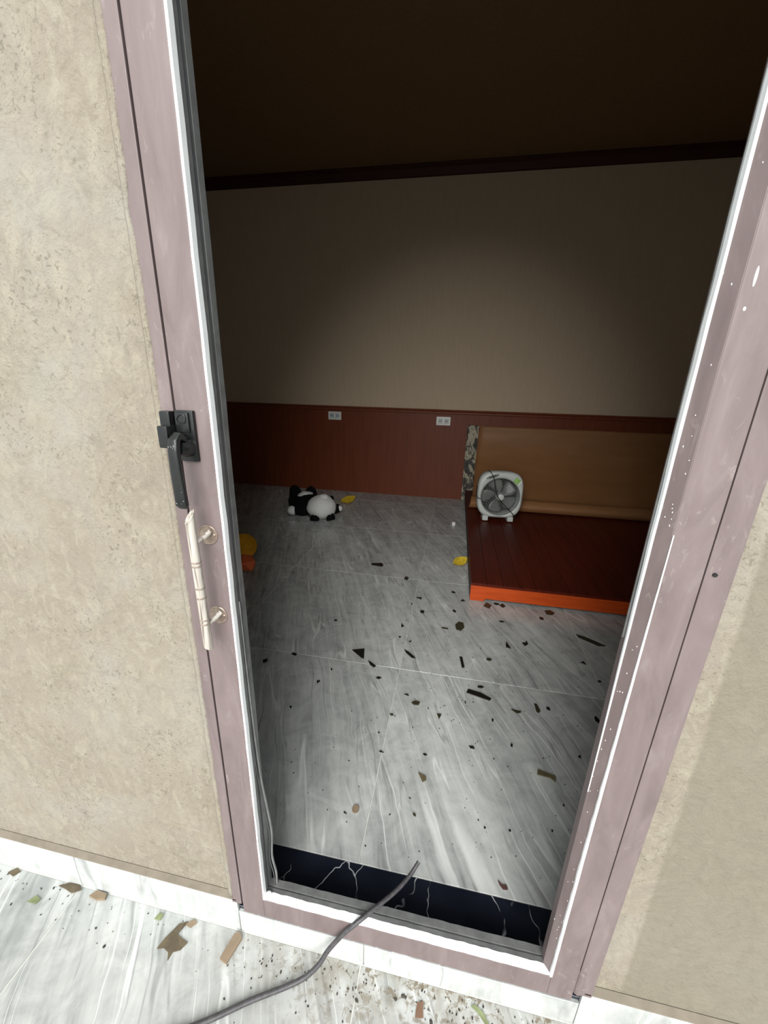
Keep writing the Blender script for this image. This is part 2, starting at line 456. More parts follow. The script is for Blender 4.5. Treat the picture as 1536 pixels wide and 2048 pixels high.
# ---- skirting tiles at the wall foot (lower under the door)
sk = link_obj('baseboard_front', boxm(-3.4, 2.0, -0.0075, 0.0, ZX - .01, -0.012), GROUT)
tag(sk, 'grey marble skirting along the foot of the beige wall', 'baseboard', kind='structure')
def sk_tile(x0, x1, zt):
    link_obj('tile', boxm(x0 + .0008, x1 - .0008, -0.012, -0.001, ZX + 0.0006, zt, bev=0.0008, seg=1), MARBLE_SK, sk)
SKT = 0.031
for x0, x1, z in ((-2.24, -1.53, SKT), (-1.53, -0.82, SKT), (-0.82, -0.392, SKT), (-0.392, -0.104, -0.008), (-0.104, 0.324, -0.008),
                  (0.324, 0.60, SKT), (0.60, 1.31, SKT), (1.31, 2.0, SKT)):
    sk_tile(x0, x1, z)
for x0, x1 in ((-2.24, 2.0),):
    link_obj('grout_joint', boxm(x0, x1, -0.0136, -0.0110, ZX - .002, ZX + .0006, bev=.0003, seg=1), GROUT, sk)
# dusty plaster fillet on top of the skirting
for x0, x1 in ((-2.24, -0.394), (0.327, 2.0)):
    b = bmesh.new()
    loft(b, [[(x, -0.0125, SKT - .002), (x, -0.0125, SKT + .001), (x, -0.001, SKT + 0.006), (x, 0.001, SKT - .002)] for x in (x0, x1)])
    link_obj('plaster_fillet', b, simple('dusty_fillet', lin(112, 104, 92), 0.9), sk)

# ---- black marble threshold
th = link_obj('door_threshold', boxm(OX0, OX1, -0.006, WT - 0.0004, -0.03, 0.0008, bev=0.0006, seg=1), BLACK_MARBLE)
tag(th, 'black marble threshold with white veins under the door', 'threshold', kind='structure')

# ---- wainscot on the back wall, opened where the strip is torn off
YW = YB - 0.018
SX0, SX1, SZ1 = 0.112, 0.226, 0.775
wa = link_obj('trim_1', boxm(XL, XR, YB - 0.004, YB, 0.0, 0.90), STRIPM)
tag(wa, 'red-brown veneer wainscot along the back wall', 'wainscot', kind='structure')
for a in ((XL, SX0, 0.0, 0.895), (SX0, SX1, SZ1, 0.895), (SX1, XR, 0.0, 0.895)):
    link_obj('veneer_panel', boxm(a[0], a[1], YW, YB - 0.003, a[2], a[3], bev=.0015), WAINSCOT, wa)
b = bmesh.new()
prof = [(YW + .004, .872), (YW - .010, .874), (YW - .013, .882), (YW - .010, .892), (YW - .016, .897), (YW - .020, .906), (YW - .016, .914), (YB, .916)]
loft(b, [[(x, y, z) for y, z in prof] for x in (XL, XR)])
cap = auto_smooth(link_obj('cap_rail', b, WAINSCOT, wa), 50)
# torn patch of cement and glue in the opening
b = bmesh.new(); random.seed(4)
N = 14
L = [(SX0 + .012 + random.uniform(-.010, .010) + .020 * (k / N) - .012, YB - .006 - random.uniform(0, .004), .004 + (SZ1 - .01) * k / N) for k in range(N + 1)]
Rr = [(SX1 - .006 + random.uniform(-.012, .004), YB - .006, z) for (_, _, z) in L]
vl = [b.verts.new(p) for p in L]; vr = [b.verts.new(p) for p in Rr]; vm = [b.verts.new(((l[0] + r[0]) / 2 + random.uniform(-.02, .02), YB - .010, l[2])) for l, r in zip(L, Rr)]
for k in range(N):
    b.faces.new((vl[k], vm[k], vm[k + 1], vl[k + 1])); b.faces.new((vm[k], vr[k], vr[k + 1], vm[k + 1]))
link_obj('torn_strip', b, STRIPM, wa)

# ---- crown moulding
b = bmesh.new()
cp = [(YB, 2.842), (YB - .018, 2.846), (YB - .022, 2.862), (YB - .034, 2.872), (YB - .040, 2.890), (YB - .060, 2.900), (YB - .062, ZC), (YB, ZC)]
loft(b, [[(x, y, z) for y, z in cp] for x in (XL, XR)])
cm = auto_smooth(link_obj('trim_2', b, MOULD), 40)
tag(cm, 'dark mahogany crown moulding where back wall meets ceiling', 'moulding', kind='structure')

# ------------------------------------------------------------------ door frame (jamb) and leaf
YF = -0.014                                   # front face of the leaf
YBK = 0.026                                   # back face of the leaf
jb = empty('trim_3', (0, 0, 0))
tag(jb, 'mauve-brown painted metal door jamb set in the plaster', 'door frame', kind='structure')
link_obj('jamb', boxm(-0.404, -0.3812, -0.0125, 0.06, 0.022, 2.76, bev=.0015), PAINTED, jb)
link_obj('jamb', boxm(0.3085, 0.340, -0.0125, 0.06, 0.022, 2.76, bev=.0015), PAINTED, jb)
link_obj('jamb_head', boxm(-0.3812, 0.3085, -0.0125, 0.06, 2.71, 2.76, bev=.0015), PAINTED, jb)
link_obj('rebate', boxm(-0.3812, -0.374, 0.030, 0.06, 0.01, 2.71), RUBBER, jb)
link_obj('rebate', boxm(0.300, 0.3085, 0.030, 0.06, 0.01, 2.71), RUBBER, jb)
link_obj('wood_lining', boxm(-0.403, -0.3935, 0.062, WT + .012, 0.0015, 2.76, bev=.002), LINING, jb)
link_obj('wood_lining', boxm(0.330, 0.339, 0.062, WT + .012, 0.0015, 2.76, bev=.002), LINING, jb)
pl = bmesh.new(); bmesh.ops.create_cone(pl, cap_ends=True, segments=14, radius1=.0026, radius2=.0026, depth=.002, matrix=Matrix.Translation((0.3185, -0.0132, 0.914)) @ Matrix.Rotation(PI / 2, 4, 'X'))
link_obj('screw_hole', pl, HOLE, jb)
# hinge knuckle at the foot on the hinge side
b = bmesh.new(); tube(b, [(0.313, -0.010, 0.030), (0.313, -0.010, 0.088)], 0.0075, 12)
ball(b, (0.313, -0.010, 0.089), (.0078, .0078, .006), seg=12)
auto_smooth(link_obj('hinge', b, PAINTED, jb))

random.seed(31); b = bmesh.new()
rr = []
for k in range(121):
    z = SKT + .006 + (2.76 - SKT) * k / 120
    e = -0.3995 + .0012 * noise.noise((0, 0, z * 9)) + random.uniform(-.0006, .0006) - (.004 if abs(z - 1.30) < .012 else 0)
    rr.append([(-0.420, -0.0005, z), (-0.410, -0.0115, z), (e - .002, -0.0142, z), (e, -0.0120, z), (e, 0.001, z)])
loft(b, rr); link_obj('plaster_lip', b, PLASTER, wf, True)
LX0, LX1 = -0.3768, 0.3062                     # leaf outer edges
IX0, IX1 = -0.3265, 0.2620                    # leaf inner edges (stile faces)
LZ0, LZ1, RZ = 0.002, 2.705, 0.060
door = empty('door_1', (0, 0, 0))
tag(door, 'mauve-brown painted metal door leaf with its glass broken out', 'door', kind='structure')
link_obj('stile', boxm(LX0, IX0, YF, YBK, LZ0, LZ1, bev=.0018), PAINTED, door)
link_obj('stile', boxm(IX1, LX1, YF, YBK, LZ0, LZ1, bev=.0018), PAINTED, door)
link_obj('bottom_rail', boxm(IX0, IX1, YF, YBK, LZ0, RZ, bev=.0018), PAINTED, door)
link_obj('top_rail', boxm(IX0, IX1, YF, YBK, LZ1 - .07, LZ1, bev=.0018), PAINTED, door)

def wavy_strip(name, mat, base, axis, n, w0, w1, d0, d1, seed, jit, parent=door, taper=None):
    """strip of sealant/gasket along a reveal. base: function t -> (x, y, z) foot point on the reveal, axis: outward direction"""
    random.seed(seed); b = bmesh.new(); rings = []
    for k in range(n + 1):
        t = k / n
        p = Vector(base(t)); ax = Vector(axis)
        j = random.uniform(-jit, jit); s = taper(t) if taper else 1.0
        h = (w1 + random.uniform(-jit, jit)) * s
        y0, y1 = d0 + j * .5, d0 + (d1 - d0) * max(s, .15) + j
        rings.append([(p.x - ax.x * w0, y0, p.z - ax.z * w0), (p.x + ax.x * h, y0, p.z + ax.z * h),
                      (p.x + ax.x * h * .9, y1, p.z + ax.z * h * .9), (p.x - ax.x * w0, y1, p.z - ax.z * w0)])
    loft(b, rings)
    return link_obj(name, b, mat, parent)
Lb = lambda t: (IX0, 0, RZ + (LZ1 - .07 - RZ) * t)
Rb = lambda t: (IX1, 0, RZ + (LZ1 - .07 - RZ) * t)
Bb = lambda t: (IX0 + (IX1 - IX0) * t, 0, RZ)
# left reveal: white sealant in front, grey gasket, dark channel, grey lip
wavy_strip('glazing_sealant', SEAL, Lb, (1, 0, 0), 60, .002, .0030, -0.0135, -0.0035, 1, .0006)
wavy_strip('glazing_gasket', ALU, Lb, (1, 0, 0), 40, .002, .0022, -0.0028, 0.0050, 2, .0003)
wavy_strip('glazing_channel', RUBBER, Lb, (1, 0, 0), 40, .002, .0012, 0.0052, 0.0130, 3, .0003)
wavy_strip('glazing_lip', ALU, Lb, (1, 0, 0), 40, .002, .0020, 0.0135, 0.0255, 4, .0004)
# bottom
wavy_strip('glazing_sealant', SEAL, Bb, (0, 0, 1), 50, .002, .0035, -0.0130, 0.0010, 5, .0006)
wavy_strip('glazing_gasket', ALU, Bb, (0, 0, 1), 40, .002, .0030, 0.0015, 0.0090, 6, .0004)
wavy_strip('glazing_channel', RUBBER, Bb, (0, 0, 1), 40, .002, .0015, 0.0092, 0.0115, 7, .0003)
wavy_strip('glazing_lip', ALU, Bb, (0, 0, 1), 40, .002, .0045, 0.0120, 0.0250, 8, .0005)
# right: slanted glazing bead, sealant on its front edge low down and on its back edge higher up
BX, BY = 0.2495, 0.005
b = bmesh.new()
prism(b, [(IX1 + .002, YF + .0006), (IX1 - .0008, YF + .0006), (BX, BY - .003), (BX, BY + .012), (IX1 + .002, BY + .012)], RZ, LZ1 - .07)
link_obj('glazing_bead', b, PAINTED, door)
wavy_strip('glazing_sealant', SEAL, lambda t: (IX1, 0, RZ + 0.90 * t), (-1, 0, 0), 50, .001, .0034, -0.0150, -0.0085, 9, .0004, taper=lambda t: min(1, (1 - t) * 1.6 + .03))
wavy_strip('glazing_sealant', SEAL, lambda t: (BX, 0, 0.52 + (LZ1 - .07 - 0.52) * t), (-1, 0, 0), 60, .001, .0022, 0.0005, 0.0085, 10, .0004, taper=lambda t: min(1, t * 3.5 + .05))
wavy_strip('glazing_gasket', ALU, lambda t: (BX, 0, 0.8 + (LZ1 - .07 - 0.8) * t), (-1, 0, 0), 30, .001, .0030, 0.0088, 0.0110, 11, .0003)
# loose rubber seal bowing out of the channel low on the latch side
pts = spline([(IX0 + .003, .006, .78), (IX0 + .004, .008, .55), (IX0 + .006, .012, .40), (IX0 + .010, .018, .30), (IX0 + .013, .022, .22), (IX0 + .010, .020, .15), (IX0 + .016, .020, .10), (IX0 + .017, .018, .066)], 6)
b = bmesh.new(); tube(b, pts, [.0012 + .0014 * min(1, i / 20) for i in range(len(pts))], 8)
auto_smooth(link_obj('loose_seal', b, ALU, door))
b = bmesh.new(); tube(b, [(p.x - .003, p.y - .005, p.z) for p in pts], .0011, 6)
auto_smooth(link_obj('loose_seal', b, RUBBER, door))
# broken bits of sealant lump at the corner
b = bmesh.new(); ball(b, (IX0 + .008, -0.004, RZ + .006), (.007, .006, .004), seg=10, wob=.4, seed=3)
link_obj('sealant_lump', b, SEAL, door, True)
# small white specks on the hinge stile reveal and front
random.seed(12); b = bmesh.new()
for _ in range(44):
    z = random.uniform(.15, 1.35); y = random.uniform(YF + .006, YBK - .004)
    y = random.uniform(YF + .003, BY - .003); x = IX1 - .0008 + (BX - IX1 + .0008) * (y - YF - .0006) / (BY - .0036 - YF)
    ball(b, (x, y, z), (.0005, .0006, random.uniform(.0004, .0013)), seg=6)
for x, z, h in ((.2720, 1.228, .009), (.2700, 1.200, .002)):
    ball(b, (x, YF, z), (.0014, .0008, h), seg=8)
dr = link_obj('white_specks', b, SEAL, door, True); dr['kind'] = 'stuff'

# ---- pull handle: bamboo-look bar with two rosettes
ph = bmesh.new()
xt, xb_, yh, zt_, zb_ = -0.3575, -0.3550, -0.0395, 0.937, 0.722
rings = []
n = 20; R0 = 0.0068
for k, (t, sl) in enumerate(((0, 1.0), (0.02, .97), (.25, .6), (.5, 0.0), (.75, -.4), (1.0, -1.0))):
    cx = xt + (xb_ - xt) * t; cz = zt_ + (zb_ - zt_) * t
    ring = []
    for i in range(n):
        a = 2 * PI * i / n
        dx, dy = R0 * math.cos(a), R0 * math.sin(a)
        # slanted ends: the top is cut so its face looks to the viewer, upper right is the high side
        tilt = (dx * 0.7 + dy * 1.25) * (1 if t < .3 and k < 2 else 0) + (-dx * 0.5) * (1 if k == 5 else 0)
        ring.append((cx + dx, yh + dy, cz + tilt))
    rings.append(ring)
loft(ph, rings)
pull = auto_smooth(link_obj('pull_handle', ph, BAMBOO, door), 30)
b = bmesh.new()
top = [(x, y - .0004, z + .0004) for x, y, z in rings[0]]
loft(b, [[(x, y, z - .0006) for x, y, z in top], top]); link_obj('end_cap', b, BAMBOO, pull)
for zc in (0.868, 0.862, 0.838 - .012, 0.822 - .012, 0.772, 0.765):
    b = bmesh.new(); t = (zt_ - zc) / (zt_ - zb_); cx = xt + (xb_ - xt) * t
    tube(b, [(cx, yh, zc - .0018), (cx, yh, zc - .0012), (cx, yh, zc + .0012), (cx, yh, zc + .0018)], [R0 - .0002, R0 + .0004, R0 + .0004, R0 - .0002], 18)
    auto_smooth(link_obj('node_ring', b, NODE, pull))
for rx, rz in ((-0.3500, 0.9015), (-0.3490, 0.7645)):
    b = bmesh.new()
    prof = [(.0, .0156), (.0012, .0156), (.002, .0148), (.002, .0138), (.0014, .0130), (.0014, .001)]
    loft(b, [[(rx + r * math.cos(2 * PI * i / 28), YF - d, rz + r * math.sin(2 * PI * i / 28)) for i in range(28)] for d, r in prof])
    ro = auto_smooth(link_obj('rosette', b, ROSE, pull))
    b = bmesh.new(); tube(b, [(rx + .005, YF - .001, rz + .006), (rx, YF - .012, rz), (-0.356, yh, rz - .004)], .0040, 12)
    auto_smooth(link_obj('standoff', b, BAMBOO, ro))
    b = bmesh.new(); ball(b, (rx + .010, YF - .0015, rz + .001), (.0035, .0012, .002), seg=8); link_obj('clip', b, ROSE, ro, True)

# ---- latch: plate, boss and lever on the leaf, keeper on the jamb
la = link_obj('latch', boxm(-0.3745, -0.3475, YF - .0060, YF + .001, 1.012, 1.081, bev=.0022), BLACK_METAL, door)
auto_smooth(la)
auto_smooth(link_obj('boss', boxm(-0.3725, -0.3525, YF - .0095, YF - .003, 1.052, 1.0785, bev=.0025), BLACK_METAL, la))
b = bmesh.new(); tube(b, spline([(-.369, YF - .010, 1.071), (-.364, YF - .010, 1.0755), (-.357, YF - .010, 1.0745), (-.357, YF - .010, 1.066), (-.364, YF - .010, 1.0645), (-.369, YF - .010, 1.0665), (-.369, YF - .010, 1.071)], 4), .0008, 6)
auto_smooth(link_obj('raised_ring', b, BLACK_METAL, la))
b = bmesh.new(); tube(b, [(-.3605, YF - .004, 1.031), (-.3605, YF - .012, 1.031), (-.3605, YF - .024, 1.033)], [.0125, .0115, .0085], 20)
auto_smooth(link_obj('pivot', b, BLACK_METAL, la))
b = bmesh.new()
path = [(-.3600, YF - .014, 1.0435), (-.3605, YF - .024, 1.0490), (-.3615, YF - .030, 1.044), (-.3620, YF - .032, 1.030), (-.3625, YF - .032, 1.000), (-.3630, YF - .030, .975), (-.3632, YF - .029, .955), (-.3632, YF - .027, .951)]
hw = [.0060, .0068, .0070, .0072, .0078, .0084, .0086, .0060]; ht = [.004, .005, .005, .005, .0045, .0045, .0045, .003]
rings = []
for i, p in enumerate(path):
    a = Vector(path[max(i - 1, 0)]); c = Vector(path[min(i + 1, len(path) - 1)]); T = (c - a).normalized(); U = Vector((1, 0, 0)); U = (U - T * U.dot(T)).normalized(); W = T.cross(U)
    rings.append([Vector(p) + U * hw[i] * math.copysign(abs(math.cos(q)) ** .5, math.cos(q)) + W * ht[i] * math.copysign(abs(math.sin(q)) ** .5, math.sin(q)) for q in [2 * PI * k / 16 + .1 for k in range(16)]])
loft(b, rings); auto_smooth(link_obj('lever', b, BLACK_METAL, la), 40)
auto_smooth(link_obj('hook_block', boxm(-0.3885, -0.3735, YF - .026, YF - .004, 1.032, 1.0615, bev=.003), BLACK_METAL, la))
auto_smooth(link_obj('hook_arm', boxm(-0.3760, -0.3600, YF - .020, YF - .008, 1.036, 1.050, bev=.002), BLACK_METAL, la))
b = bmesh.new()
random.seed(5)
for _ in range(24):
    z = random.uniform(.958, 1.04); x = -.3627 + random.uniform(-.006, .006)
    ball(b, (x, YF - .0370 + .003 * (1.04 - z) / .08, z), (.0007, .0005, random.uniform(.0007, .0013)), seg=6)
o = link_obj('water_droplets', b, DROP, la, True); o['kind'] = 'stuff'
kp = auto_smooth(link_obj('keeper', boxm(-0.3955, -0.3800, -0.0240, -0.011, 1.040, 1.0795, bev=.003), BLACK_METAL, jb))

# ------------------------------------------------------------------ low platform
PX0, PX1, PY0, PY1, PZ = 0.150, XR - 0.004, 1.460, YW - 0.002, 0.108
pf = empty('low_platform', (PX0, PY0, 0))
tag(pf, 'low dark mahogany plank platform with orange front board along the wall', 'platform')
b = boxm(0.0, PX1 - PX0, 0.022, PY1 - PY0, 0.012, PZ - 0.016)
link_obj('base', b, MOULD, pf)
pw = (PX1 - PX0) / 22
for k in range(22):
    b = boxm(k * pw + .0008, (k + 1) * pw - .0008, 0.0, PY1 - PY0, PZ - 0.016, PZ, bev=.0014, seg=2)
    link_obj('plank', b, PLANK, pf)
b = bmesh.new()          # front board: full height foot at the end, raised toe notch beyond it
W = PX1 - PX0
a = [(0.0, 0.0), (0.075, 0.0), (0.085, 0.016), (W, 0.016), (W, PZ - 0.014), (0.0, PZ - 0.014)]
t = bmesh.new(); prism(t, a, 0.0, 0.022)
merge(b, t, Matrix(((1, 0, 0, 0), (0, 0, 1, 0), (0, 1, 0, 0), (0, 0, 0, 1))))
bmesh.ops.bevel(b, geom=list(b.edges), offset=.0015, segments=1, affect='EDGES')
fb = link_obj('front_board', b, ORANGE_WOOD, pf); fb['label'] = 'orange varnished front board'
fb.location = (0.001, 0.001, 0)

# ------------------------------------------------------------------ brown sheet leaning from wall to platform
def sheet():
    b = bmesh.new(); n = 30; m = 28
    prof = spline([(YW - .008, .772), (YW - .018, .66), (3.42, .50), (3.28, .36), (3.12, .262), (3.02, .208), (2.965, .196), (2.905, .206), (2.858, .165), (2.876, .122), (2.905, .1125)], 4)
    grid = []
    for j in range(n + 1):
        u = j / n; row = []
        for i, q in enumerate(prof):
            v = i / (len(prof) - 1)
            x0 = .232 - .070 * v; x = x0 + (XR - .02 - x0) * u
            w = .006 * math.sin(7 * u + 3 * v) * v
            y = prof[i].x + w - 0.055 * u * max(0, v - .35)
            row.append((x, y, prof[i].y + .004 * math.sin(11 * u) * max(0, .8 - v) * v))
        grid.append(row)
    prof_n = len(prof)
    V = [[b.verts.new(p) for p in r] for r in grid]
    for j in range(n):
        for i in range(prof_n - 1):
            b.faces.new((V[j][i], V[j + 1][i], V[j + 1][i + 1], V[j][i + 1]))
    return b
for q in (0,):
    P2 = Vector
_sp = spline
def spline2(pts, per=8):
    return _sp([(p[0], p[1], 0) for p in pts], per)
spline = spline2
so = link_obj('brown_sheet', sheet(), SHEET, None, True)
spline = _sp
sm = so.modifiers.new('thickness', 'SOLIDIFY'); sm.thickness = .004; sm.offset = 0
tag(so, 'brown woven sheet leaning from the wainscot onto the low platform, its foot curled', 'sheet')

# ------------------------------------------------------------------ box fan
def make_fan():
    root = empty('box_fan', (0.383, 2.600, PZ))
    root.rotation_euler = (math.radians(-4), 0, math.radians(4))
    tag(root, 'white and grey box fan with green sticker standing on the platform', 'fan')
    n = 72; HW, HH, CZ = .176, .186, .216
    CC = CZ - .012; RC = .150
    def sup(s, i, y):
        a = 2 * PI * i / n; p = 2 / 3.6
        c, s_ = math.cos(a), math.sin(a)
        zz = math.copysign(abs(s_) ** p, s_) * HH * s
        xx = math.copysign(abs(c) ** p, c) * HW * s * (1 - .06 * (zz / HH) ** 2 if zz < 0 else 1.0)
        return (xx, y, CZ + zz)
    def cir(r, i, y):
        a = 2 * PI * i / n
        return (r * math.cos(a), y, CC + r * math.sin(a))
    D = .060
    rings = [[cir(RC - .004, i, D) for i in range(n)], [cir(RC - .004, i, -D + .018) for i in range(n)], [cir(RC, i, -D + .006) for i in range(n)],
             [cir(RC + .006, i, -D + .002) for i in range(n)]]
    rings += [[sup(.90, i, -D) for i in range(n)], [sup(.955, i, -D + .006) for i in range(n)], [sup(.99, i, -D + .020) for i in range(n)],
              [sup(1.0, i, -.02) for i in range(n)], [sup(.99, i, D - .012) for i in range(n)], [sup(.95, i, D) for i in range(n)]]
    b = bmesh.new(); loft(b, rings, cap=False, closed_v=True)
    body = auto_smooth(link_obj('housing', b, FAN_PL, root), 50)
    # back plate with dark inside
    b = bmesh.new(); tube(b, [(0, D - .006, CC), (0, D, CC)], RC + .002, 48); link_obj('back_guard', b, DARK_PL, root)
    # grille: ring, fine concentric wires and radial bars
    b = bmesh.new()
    def torus(R, r, y, seg=56, k=6):
        loft(b, [[(math.cos(2 * PI * j / seg) * (R + r * math.cos(2 * PI * q / k)), y + r * math.sin(2 * PI * q / k), CC + math.sin(2 * PI * j / seg) * (R + r * math.cos(2 * PI * q / k))) for q in range(k)] for j in range(seg)], closed_v=True)
    torus(RC - .002, .0045, -D + .006)
    o = auto_smooth(link_obj('grille_ring', b, GREY_PL, root))
    b = bmesh.new()
    for R in (.132, .116, .100, .084, .068, .052): torus(R, .0009, -D + .010, 48, 4)
    for k in range(30):
        a0 = 2 * PI * k / 30
        pts = [(math.cos(a0 + .7 * (1 - t)) * (.03 + .117 * t), -D + .008, CC + math.sin(a0 + .7 * (1 - t)) * (.03 + .117 * t)) for t in (0, .33, .66, 1)]
        tube(b, pts, .0012, 4)
    link_obj('grille', b, GREY_PL, root)
    b = bmesh.new(); ball(b, (0.006, -D + .006, CC - .004), (.026, .008, .026), seg=20); link_obj('grille_cap', b, FAN_PL, root, True)
    # rotor
    b = bmesh.new(); tube(b, [(0, -.022, CC), (0, .02, CC)], .032, 24); rot_ = auto_smooth(link_obj('hub', b, BLADE_PL, root))
    for k in range(5):
        b = bmesh.new(); a0 = 2 * PI * k / 5 + .5; G = []
        for i in range(7):
            t = i / 6; r = .028 + .108 * t; half = .34 + .18 * math.sin(PI * t * .9)
            G.append([(r * math.cos(a0 + s * half + .25 * t), -.004 + s * .016, CC + r * math.sin(a0 + s * half + .25 * t)) for s in (-1, -.5, 0, .5, 1)])
        V = [[b.verts.new(p) for p in g] for g in G]
        for i in range(6):
            for j in range(4): b.faces.new((V[i][j], V[i][j + 1], V[i + 1][j + 1], V[i + 1][j]))
        bo = link_obj('blade', b, BLADE_PL, rot_, True)
        s = bo.modifiers.new('thickness', 'SOLIDIFY'); s.thickness = .002
    # feet
    for x in (-.098, .098):
        b = bmesh.new(); box(b, x - .022, x + .022, -.050, .050, 0.004, .045, bev=.006)
        auto_smooth(link_obj('foot', b, FAN_PL, root))
    # carry slot with dark recess, upper corner
    M = Matrix.Translation((-.072, -D - .0008, CZ + .146)) @ Matrix.Rotation(math.radians(-20), 4, 'Y')
    b = bmesh.new(); t = bmesh.new(); tube(t, [(0, .002, 0), (0, -.0012, 0)], 1.0, 28)
    for v in t.verts: v.co.x *= .052; v.co.z *= .012
    merge(b, t, M); link_obj('dial_recess', b, GREY_PL, root)
    b = bmesh.new(); box(b, -.028, .028, -.003, .001, -.004, .004, bev=.001); bmesh.ops.transform(b, matrix=M, verts=b.verts); link_obj('slot', b, DARK_PL, root)
    # green sticker
    M = Matrix.Translation((.118, -D - .0006, CZ + .118)) @ Matrix.Rotation(math.radians(35), 4, 'Y')
    b = bmesh.new(); box(b, -.026, .026, -.0006, .004, -.020, .020); bmesh.ops.transform(b, matrix=M, verts=b.verts); link_obj('sticker', b, GREEN_ST, root)
    b = bmesh.new(); box(b, .018, .030, -.0008, .004, -.020, .020); bmesh.ops.transform(b, matrix=M, verts=b.verts); link_obj('sticker_edge', b, WHITE_PL, root)
    # cord hanging over the front
    b = bmesh.new()
    tube(b, spline([(-.10, .02, CZ + .182), (-.088, -.05, CZ + .178), (-.062, -.070, CZ + .13), (-.045, -.070, CZ + .06), (-.020, -.068, CZ - .01), (.03, -.068, CZ - .07), (.09, -.068, CZ - .125), (.13, -.068, CZ - .165), (.16, -.045, CZ - .176)], 6), .0032, 8)
    auto_smooth(link_obj('cord', b, BLACK_CORD, root))
    b = bmesh.new()
    tube(b, spline([(-.175, .0, CZ + .06), (-.185, -.045, CZ + .02), (-.178, -.066, CZ - .02), (-.15, -.069, CZ - .035)], 6), .003, 8)
    auto_smooth(link_obj('cord', b, BLACK_CORD, root))
make_fan()

# ------------------------------------------------------------------ wall sockets
def socket(x, z, label, empty_slots):
    e = empty('wall_socket', (x, YW, z)); tag(e, label, 'socket', 'sockets on the wainscot')
    auto_smooth(link_obj('cover_plate', boxm(-.070, .070, -.009, .001, -.042, .042, bev=.004), WHITE_PL, e))
    for s in (-1, 1):
        m = link_obj('module', boxm(s * .030 - .022, s * .030 + .022, -.0115, -.006, -.026, .026, bev=.002), FAN_PL if not empty_slots else simple('pale_blue_plastic', lin(196, 208, 212), .4), e)
        for q in (-1, 1):
            link_obj('slot', boxm(s * .030 + q * .007 - .0025, s * .030 + q * .007 + .0025, -.0122, -.010, -.009, .009), DARK_PL, m)
socket(-1.265, 0.815, 'white double wall socket on the wainscot above the panda toy', True)
socket(-0.130, 0.804, 'white double wall socket on the wainscot beside the torn strip', False)

# ------------------------------------------------------------------ panda plush lying on its back
pn = empty('panda_plush', (-1.20, 2.66, 0)); tag(pn, 'black and white panda plush toy lying on its back on the tiles', 'plush toy')
def pt(c): return (c[0] + 1.20, c[1] - 2.66, c[2])
def pball(name, mat, c, r, eul=(0, 0, 0), seed=0, parent=None, wob=.08):
    from mathutils import Euler
    b = bmesh.new(); ball(b, pt(c), r, Euler(eul).to_matrix(), 24, wob, seed)
    return link_obj(name, b, mat, parent or pn, True)
ax = math.radians(125)
body = pball('body', PLUSH_B, (-1.285, 2.735, .088), (.17, .125, .088), (0, 0, ax), 1)
pball('tummy', PLUSH_W, (-1.305, 2.745, .125), (.085, .085, .062), (0, .1, ax), 2, body)
head = pball('head', PLUSH_W, (-1.100, 2.575, .105), (.128, .118, .105), (0, 0, .3), 3)
pball('muzzle', PLUSH_W, (-1.075, 2.570, .195), (.042, .040, .030), (0, 0, 0), 4, head)
pball('nose', PLUSH_B, (-1.085, 2.585, .222), (.012, .010, .007), (0, 0, 0), 5, head)
for c in ((-1.105, 2.655, .178), (-1.022, 2.625, .180)): pball('eye_patch', PLUSH_B, c, (.022, .028, .014), (.4, 0, .5), 6, head)
for c, e in (((-1.125, 2.470, .050), .1), ((-0.995, 2.520, .055), .9)):
    b = bmesh.new(); t = bmesh.new()
    prism(t, [(-.042, 0), (-.036, .035), (-.018, .055), (0, .036), (.020, .060), (.038, .030), (.040, 0)], -.014, .014)
    bmesh.ops.bevel(t, geom=list(t.edges), offset=.006, segments=2, affect='EDGES')
    merge(b, t, Matrix.Translation(pt((c[0], c[1], 0.012))) @ Matrix.Rotation(e, 4, 'Z') @ Matrix.Rotation(PI / 2 - .25, 4, 'X'))
    link_obj('ear', b, PLUSH_B, pn, True)
pball('arm', PLUSH_B, (-1.300, 2.600, .050), (.085, .050, .048), (0, .1, .25), 7)
pball('arm_band', PLUSH_B, (-1.170, 2.665, .110), (.10, .052, .075), (0, 0, math.radians(35)), 8)
pball('paw', PLUSH_W, (-1.372, 2.575, .050), (.045, .040, .042), (0, 0, 0), 9)
pball('arm', PLUSH_B, (-1.035, 2.720, .050), (.075, .050, .048), (0, 0, .5), 10)
pball('paw', PLUSH_W, (-0.985, 2.730, .055), (.030, .028, .028), (0, 0, 0), 11)
pball('leg', PLUSH_B, (-1.435, 2.790, .075), (.110, .062, .072), (0, 0, math.radians(110)), 12)
pball('foot', PLUSH_B, (-1.475, 2.900, .105), (.062, .050, .098), (.15, 0, 0), 13)
pball('leg', PLUSH_B, (-1.335, 2.895, .070), (.090, .058, .065), (0, 0, math.radians(95)), 14)
pball('foot', PLUSH_B, (-1.350, 2.985, .092), (.058, .048, .085), (.15, 0, .3), 15)

